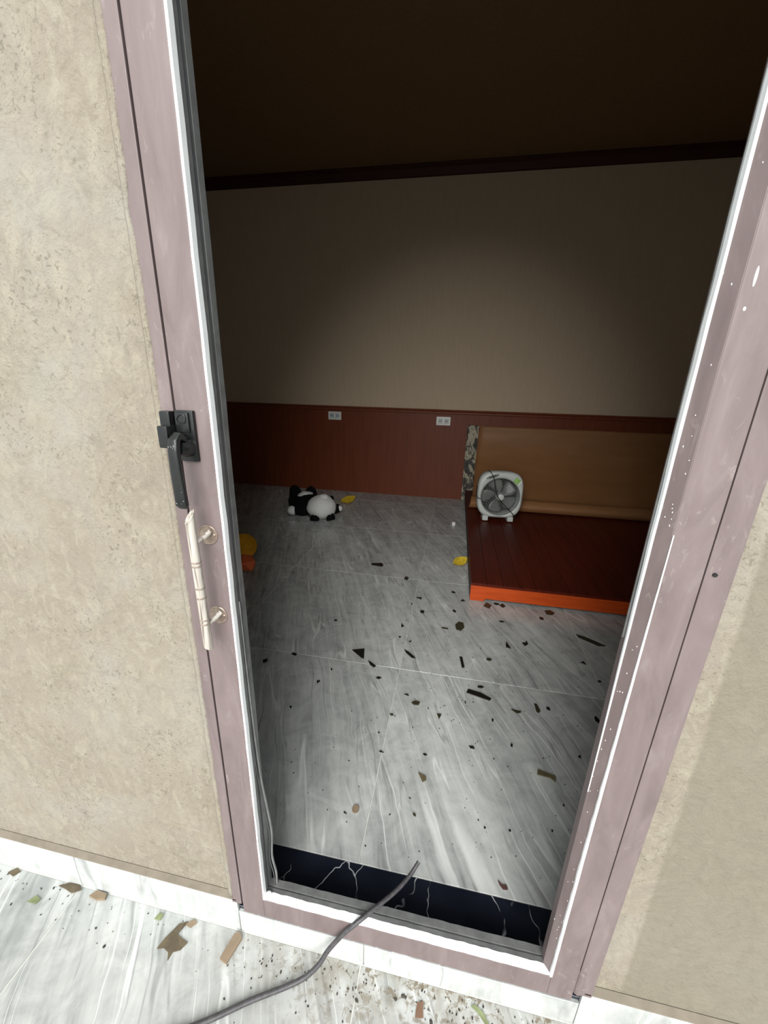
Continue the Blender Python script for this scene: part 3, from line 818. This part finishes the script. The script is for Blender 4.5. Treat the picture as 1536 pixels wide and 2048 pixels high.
# ------------------------------------------------------------------ yellow leaves, cap, gold dish, orange block
def leaf_mesh(L, W, curl, seed):
    random.seed(seed); b = bmesh.new(); n = 12; rows = []
    for i in range(n + 1):
        t = i / n; w = W * math.sin(PI * min(1, max(.02, t * .96 + .02))) ** .75
        rows.append([(L * (t - .5), s * w / 2, .003 + curl * (s * s) * .35 + curl * (2 * t - 1) ** 2 * .5) for s in (-1, -.5, 0, .5, 1)])
    V = [[b.verts.new(p) for p in r] for r in rows]
    for i in range(n):
        for j in range(4): b.faces.new((V[i][j], V[i][j + 1], V[i + 1][j + 1], V[i + 1][j]))
    bmesh.ops.solidify(b, geom=list(b.faces), thickness=.002)
    bmesh.ops.translate(b, verts=b.verts, vec=(0, 0, -min(v.co.z for v in b.verts)))
    return b
yl = link_obj('yellow_leaf', leaf_mesh(.165, .095, .022, 1), YELLOW, None, True); yl.location = (-1.005, 3.10, .0006); yl.rotation_euler = (math.radians(26), math.radians(-12), math.radians(44))
yl.location.z = .028
tag(yl, 'yellow oval leaf on the tiles near the panda plush toy', 'leaf', 'yellow leaves on the floor')
yl2 = link_obj('yellow_leaf', leaf_mesh(.112, .070, .016, 2), YELLOW, None, True); yl2.location = (0.098, 1.915, .020); yl2.rotation_euler = (math.radians(26), math.radians(-10), math.radians(38))
tag(yl2, 'yellow oval leaf touching the side of the low platform', 'leaf', 'yellow leaves on the floor')

b = bmesh.new(); tube(b, [(0, 0, .0002), (0, 0, .003), (0, 0, .026), (0, 0, .029)], [.016, .017, .0165, .014], 18)
cp_ = auto_smooth(link_obj('bottle_cap', b, WHITE_PL)); cp_.location = (0.046, 2.690, .0002); tag(cp_, 'small white plastic cap on the tiles beside the platform', 'cap')

b = bmesh.new(); n = 36
prof = [(.0, .002), (.004, .035), (.012, .070), (.016, .086), (.030, .098), (.034, .098), (.031, .090), (.020, .080), (.015, .066), (.006, .034), (.004, .002)]
loft(b, [[(d, r * math.cos(2 * PI * i / n), r * math.sin(2 * PI * i / n)) for i in range(n)] for d, r in prof])
gd = auto_smooth(link_obj('gold_dish', b, GOLD), 60)
gd.location = (-1.335, 1.650, .0985); gd.rotation_euler = (0, math.radians(4), math.radians(-48))
tag(gd, 'shiny gold metal dish standing on edge behind the latch stile', 'dish')
b = bmesh.new(); bmesh.ops.create_icosphere(b, subdivisions=1, radius=1.0)
random.seed(8)
for v in b.verts:
    s = random.uniform(.85, 1.1); v.co = Vector((v.co.x * .085 * s, v.co.y * .070 * s, v.co.z * .060 * s))
zmin = min(v.co.z for v in b.verts)
for v in b.verts: v.co.z = max(v.co.z - zmin, 0)
og = link_obj('orange_block', b, ORANGE); og.location = (-1.225, 1.500, 0.0003); tag(og, 'faceted orange plastic lump on the tiles below the gold dish', 'toy')

# thin plastic scraps by the back wall
b = bmesh.new(); tube(b, spline([(-1.88, 3.34, .004), (-1.80, 3.44, .010), (-1.70, 3.46, .006), (-1.58, 3.36, .004)], 6), .004, 6)
w1 = auto_smooth(link_obj('plastic_tie', b, WIRE)); tag(w1, 'long bent clear plastic tie on the tiles by the wainscot', 'plastic tie', 'plastic ties by the back wall')
b = bmesh.new(); tube(b, spline([(-1.76, 3.50, .004), (-1.66, 3.47, .008), (-1.56, 3.42, .004)], 6), .0035, 6)
w2 = auto_smooth(link_obj('plastic_tie', b, WIRE)); tag(w2, 'short clear plastic tie nearly touching the wainscot foot', 'plastic tie', 'plastic ties by the back wall')
b = bmesh.new(); random.seed(3); prism(b, [(.07 * math.cos(a) * random.uniform(.6, 1.1), .045 * math.sin(a) * random.uniform(.6, 1.1)) for a in [k * 2 * PI / 9 for k in range(9)]], 0.0, .006)
w3 = link_obj('plastic_scrap', b, WIRE); w3.location = (-1.30, 3.26, .0003); tag(w3, 'crumpled pale plastic scrap between panda toy and wainscot', 'scrap')

# ------------------------------------------------------------------ cable through the broken door
pts = spline([(-1.75, -1.05, ZX + .0065), (-1.35, -.92, ZX + .0065), (-1.02, -.62, ZX + .0065), (-.78, -.39, ZX + .0065), (-.66, -.30, ZX + .0065), (-.52, -.215, ZX + .0065), (-.393, -.152, ZX + .0065), (-.317, -.109, ZX + .0070), (-.232, -.066, ZX + .010), (-.196, -.046, -.045), (-.176, -.032, -.012),
              (-.146, -.0225, .036), (-.122, -.0150, .064), (-.097, .004, .0725), (-.050, .050, .0700), (-.022, .085, .0710), (-.004, .110, .0820)], 6)
b = bmesh.new(); tube(b, pts, [.0058 - .0016 * (i / len(pts)) for i in range(len(pts))], 12)
cb = auto_smooth(link_obj('cable', b, CABLE), 50); tag(cb, 'dark grey cable running from the terrace over the bottom rail through the door', 'cable')

# ------------------------------------------------------------------ broken tinted glass on the inside floor
SH = [(-0.438, 1.78, 0.082, 0.062, 0), (-0.225, 1.63, 0.039, 0.049, 0), (-0.121, 1.415, 0.045, 0.022, 0), (-0.097, 1.281, 0.031, 0.032, 0), (-0.16, 1.344, 0.011, 0.017, 0), (0.114, 1.442, 0.026, 0.027, 0), (0.061, 1.523, 0.031, 0.019, 0), (0.069, 1.323, 0.021, 0.028, 0), (-0.182, 1.135, 0.02, 0.038, 0), (-0.181, 1.041, 0.015, 0.015, 0), (-0.129, 1.019, 0.011, 0.013, 0), (0.026, 1.158, 0.041, 0.013, 1), (0.097, 1.192, 0.044, 0.075, 1), (-0.342, 0.89, 0.064, 0.063, 0), (-0.27, 0.832, 0.04, 0.036, 0), (-0.226, 0.758, 0.023, 0.016, 0), (-0.121, 0.931, 0.055, 0.049, 0), (0.105, 0.925, 0.022, 0.068, 0), (0.314, 1.091, 0.021, 0.048, 0), (0.395, 1.121, 0.026, 0.043, 0), (0.221, 0.969, 0.025, 0.019, 1), (0.177, 0.794, 0.025, 0.014, 0), (0.168, 0.75, 0.093, 0.043, 0), (0.117, 0.702, 0.006, 0.014, 0), (-0.102, 0.693, 0.021, 0.011, 0), (-0.064, 0.659, 0.032, 0.024, 1), (0.023, 0.619, 0.021, 0.03, 1), (0.378, 0.728, 0.018, 0.042, 1), (0.418, 0.734, 0.016, 0.018, 0), (0.3, 0.696, 0.035, 0.014, 1), (0.58, 0.718, 0.016, 0.031, 0), (0.625, 1.034, 0.027, 0.022, 0), (0.707, 1.21, 0.112, 0.072, 1), (0.247, 1.418, 0.051, 0.061, 1), (0.327, 1.434, 0.034, 0.044, 0), (0.296, 1.448, 0.033, 0.018, 0), (0.565, 1.420, 0.057, 0.053, 1), (0.512, 1.354, 0.029, 0.028, 0), (0.305, 1.279, 0.028, 0.016, 0), (-0.143, 0.588, 0.016, 0.011, 1), (0.211, 0.638, 0.008, 0.015, 0), (-0.514, 1.105, 0.019, 0.014, 0), (0.655, 0.928, 0.018, 0.011, 0), (-0.715, 0.756, 0.021, 0.034, 0), (-0.456, 0.687, 0.017, 0.022, 0), (-0.612, 0.821, 0.03, 0.017, 0), (-0.509, 0.544, 0.013, 0.015, 0), (-0.189, 0.247, 0.019, 0.022, 2), (-0.016, 0.375, 0.025, 0.027, 2), (-0.153, 0.436, 0.017, 0.007, 0), (-0.014, 0.454, 0.015, 0.009, 0), (-0.027, 0.265, 0.01, 0.008, 1), (-0.425, 0.765, 0.009, 0.012, 0), (-0.217, 0.233, 0.005, 0.006, 0), (-0.175, 0.505, 0.009, 0.006, 0), (0.356, 0.458, 0.053, 0.032, 2), (0.265, 0.546, 0.009, 0.017, 0), (0.135, 0.511, 0.02, 0.011, 0), (0.196, 0.148, 0.021, 0.015, 3), (0.227, 0.276, 0.008, 0.006, 0), (0.386, 0.375, 0.007, 0.008, 0), (0.339, 0.298, 0.005, 0.007, 0), (0.476, 0.547, 0.012, 0.015, 0), (0.162, 0.27, 0.006, 0.005, 0)]
OUT = {  # outlines of the pieces whose shape can be read (unit box, +y away from the door)
    0: [(-.5, .1), (.3, .4), (.5, .0), (.45, -.4), (-.45, -.25)],
    12: [(-.5, .1), (-.1, .5), (.4, .4), (.5, -.1), (.1, -.5), (-.4, -.4)],
    13: [(-.5, .2), (.3, .5), (.5, -.5), (.3, -.45)],
    14: [(-.5, .5), (-.05, .2), (.5, -.25), (.3, -.5), (-.2, -.1)],
    16: [(-.5, .5), (-.1, .25), (.4, -.3), (.5, -.5), (.2, -.45), (-.3, .1)],
    17: [(-.45, .5), (.1, .5), (.5, -.45), (0, -.5)],
    18: [(-.2, .5), (.5, -.5), (-.5, -.4)],
    19: [(.4, .5), (.5, -.1), (-.1, -.5), (-.5, 0), (.1, .1)],
    22: [(-.42, .5), (.1, .25), (.5, -.25), (.42, -.5), (-.5, .05)],
    27: [(-.4, .5), (.1, .45), (.5, -.3), (.2, -.5), (-.3, -.4)],
    29: [(-.5, .5), (.5, .2), (.4, -.2), (.0, -.5)],
    32: [(-.5, .5), (-.2, .35), (.5, -.4), (.2, -.5), (-.45, .2)],
    47: None,
    48: [(-.5, .5), (.45, .2), (.5, -.2), (.1, -.5)],
    55: [(-.42, .5), (.1, .25), (.5, .1), (.45, -.5), (.2, -.15), (-.5, -.05)],
    58: [(-.5, .5), (-.1, .0), (.4, .1), (.5, -.4), (.0, -.5), (-.35, .0)],
}
LAB = {0: 'black glass shard with pale broken edge, beyond the other shards towards the panda',
       12: 'large olive five-sided glass shard in front of the platform corner',
       13: 'large black triangular glass shard on a tile joint',
       14: 'pointed black glass sliver beside the large black triangular shard',
       16: 'slender black glass shard lying slanted across a long tile joint',
       17: 'upright narrow black bar-shaped glass shard on the tiles',
       18: 'small black triangular glass shard beside a rounded black one',
       19: 'rounded notched black glass shard beside a small black triangle',
       22: 'longest black bar-shaped glass shard on the tiles',
       27: 'stubby dark brown glass shard beside the hinge stile',
       29: 'thin olive glass shard with a pointed end',
       32: 'long dark brown broken piece in front of the orange platform board',
       33: 'dark olive shard at the notch of the orange platform board',
       36: 'dark olive glass shard tucked against the orange platform board',
       47: 'round brown dried leaf disc near the threshold',
       48: 'pale olive three-cornered glass shard on the tiles',
       55: 'pale olive-brown oblong glass shard near the hinge stile',
       58: 'small curled maroon leaf at the edge of the black threshold',
       1: 'angular black glass shard lying on the cross joint level with the platform corner',
       2: 'thin flat black glass shard between the platform corner and a long tile joint',
       3: 'squat black glass shard beside the thin flat one left of the platform corner',
       6: 'flat dark glass shard near the side of the platform below the yellow leaf',
       7: 'narrow upright dark glass shard just behind the large olive five-sided one',
       8: 'tall thin black glass shard standing along the long tile joint',
       11: 'thin flat olive glass sliver beside the large olive five-sided shard',
       25: 'slanted olive glass shard in front of the longest black bar-shaped shard',
       30: 'upright black glass shard right beside the hinge stile of the door',
       34: 'black glass shard under the notch of the orange platform board',
       35: 'flat black glass sliver tucked into the notch of the orange board',
       37: 'black glass shard between two dark shards along the orange board',
       38: 'thin flat dark sliver in front of the orange board notch',
       43: 'rounded black glass shard alone on the tile by the latch stile',
       45: 'flat dark glass shard on the cross joint by the latch stile',
       26: 'dark olive glass shard with a bright chipped end'}
random.seed(77)
for i, (x, y, w, h, t) in enumerate(SH):
    pts = OUT.get(i)
    if pts is None:
        nn = 12 if i == 47 else random.choice((3, 4, 4, 5))
        st = random.uniform(0, 2 * PI)
        pts = [((.5 if i == 47 else random.uniform(.38, .55)) * math.cos(st + 2 * PI * k / nn), (.5 if i == 47 else random.uniform(.38, .55)) * math.sin(st + 2 * PI * k / nn)) for k in range(nn)]
        if h < .04 and w < .05 and i != 47:      # slanted slivers
            c = random.uniform(-.5, .3); pts = [(px, py + c * px) for px, py in pts]
    b = bmesh.new()
    thk = min(.004, .25 * min(w, h) + .001)
    prism(b, [(px * w, py * h) for px, py in pts], 0.0, thk)
    name = 'leaf_bit' if i in (47, 58) else 'glass_shard'
    o = link_obj(name, b, SHARD[t] if i != 47 else CARD, None)
    o.location = (x, y, .0002)
    if i in LAB:
        tag(o, LAB[i], 'leaf' if i in (47, 58) else 'glass shard', None if i in (47, 58) else 'broken glass on the marble floor')
    elif max(w, h) >= .028:
        tag(o, 'medium dark angular glass shard on the grey marble tiles', 'glass shard', 'medium glass shards on the marble floor')
    else:
        tag(o, 'small dark glass splinter on the grey marble tiles', 'glass shard', 'small glass splinters on the marble floor')

# ------------------------------------------------------------------ litter on the terrace
def litter(name, pts, x, y, mat, label, cat, group=None, th=.002, z=ZX):
    b = bmesh.new(); prism(b, pts, 0, th)
    for v in b.verts: v.co.z += .004 * max(0, noise.noise(v.co * 60))
    o = link_obj(name, b, mat); o.location = (x, y, z + .0002); tag(o, label, cat, group); return o
litter('dry_leaf', [(-.030, -.018), (-.024, .000), (-.016, .014), (-.010, .028), (.008, .036), (.004, .022), (-.002, .012), (.012, .008), (.030, .004), (.022, -.010), (.008, -.016), (.006, -.030), (-.002, -.018), (-.016, -.014)], -.528, -.058, LEAF_BR, 'ragged dark brown dry leaf on the pale terrace tiles', 'leaf')
litter('wood_chip', [(-.014, -.022), (.004, -.026), (.016, .018), (.006, .026), (-.004, .022)], -.398, -.043, CARD, 'narrow tan wood chip on the terrace beside the brown leaf', 'wood chip', th=.005)
litter('leaf_bit', [(-.030, -.002), (-.010, .008), (.018, .010), (.032, .002), (.014, -.008), (-.008, -.004)], -.845, -.022, LEAF_BR, 'brown twisted leaf bit against the skirting joint', 'leaf')
litter('leaf_bit', [(-.014, -.006), (-.004, .008), (.014, .004), (.010, -.006)], -.905, -.058, LEAF_GR, 'larger pale green leaf bit on the terrace tiles', 'leaf', 'green leaf bits')
litter('leaf_bit', [(-.008, -.006), (-.004, .006), (.008, .005), (.008, -.006)], -.592, -.027, LEAF_GR, 'smaller pale green leaf bit close to the skirting', 'leaf', 'green leaf bits')
litter('leaf_bit', [(-.014, -.004), (-.002, .008), (.016, .004), (.008, -.008)], -1.012, -.022, LEAF_BR, 'greenish brown leaf bit by the skirting beside a crumb', 'leaf')
litter('paper_scrap', [(-.020, -.006), (-.010, .007), (.018, .006), (.022, -.004), (.004, -.008)], -.762, -.022, CARD, 'beige folded scrap against the skirting', 'scrap', th=.006)
litter('leaf_bit', [(-.012, -.006), (.002, .006), (.014, .002), (.004, -.009)], -.512, -.022, CARD, 'tan torn leaf bit between brown leaf and skirting', 'leaf')
litter('leaf_bit', [(-.018, .010), (-.004, .004), (.014, -.012), (.020, -.010), (.006, .006), (-.010, .014)], .142, -.038, LEAF_GR, 'long slanted green leaf strip under the bottom rail', 'leaf')
litter('leaf_bit', [(-.008, -.012), (-.006, .008), (.006, .012), (.008, -.010)], .022, -.052, simple('rust_leaf', lin(108, 82, 64), .8), 'rust-brown leaf bit on the dirty terrace strip', 'leaf')
random.seed(21); b = bmesh.new()
for _ in range(260):
    x = random.choice((random.uniform(-1.1, .30), random.uniform(-.35, .32))); y = -.014 - abs(random.gauss(0, .045)) - .008
    if y < -.5: continue
    r = random.uniform(.0006, .0020) * (1.8 if random.random() < .1 else 1)
    ball(b, (x, y, ZX + r * .25), (r, r * random.uniform(.5, 1.6), r * .5), Matrix.Rotation(random.uniform(0, 3), 3, 'Z'), 6, .4, random.random() * 9)
cr = link_obj('leaf_crumbs', b, CRUMB); tag(cr, 'dark leaf crumbs and grit scattered along the terrace skirting', 'debris', kind='stuff')
random.seed(22); b = bmesh.new()
for _ in range(420):
    x = random.gauss(.15, .38); y = random.uniform(.16, 1.44)
    if not (-.7 < x < .75): continue
    r = random.uniform(.0006, .0022)
    ball(b, (x, y, r * .3), (r, r * random.uniform(.5, 1.8), r * .5), Matrix.Rotation(random.uniform(0, 3), 3, 'Z'), 6, .4, random.random() * 9)
cr = link_obj('glass_crumbs', b, CRUMB); tag(cr, 'tiny dark crumbs of glass and grit on the inside tiles', 'debris', kind='stuff')
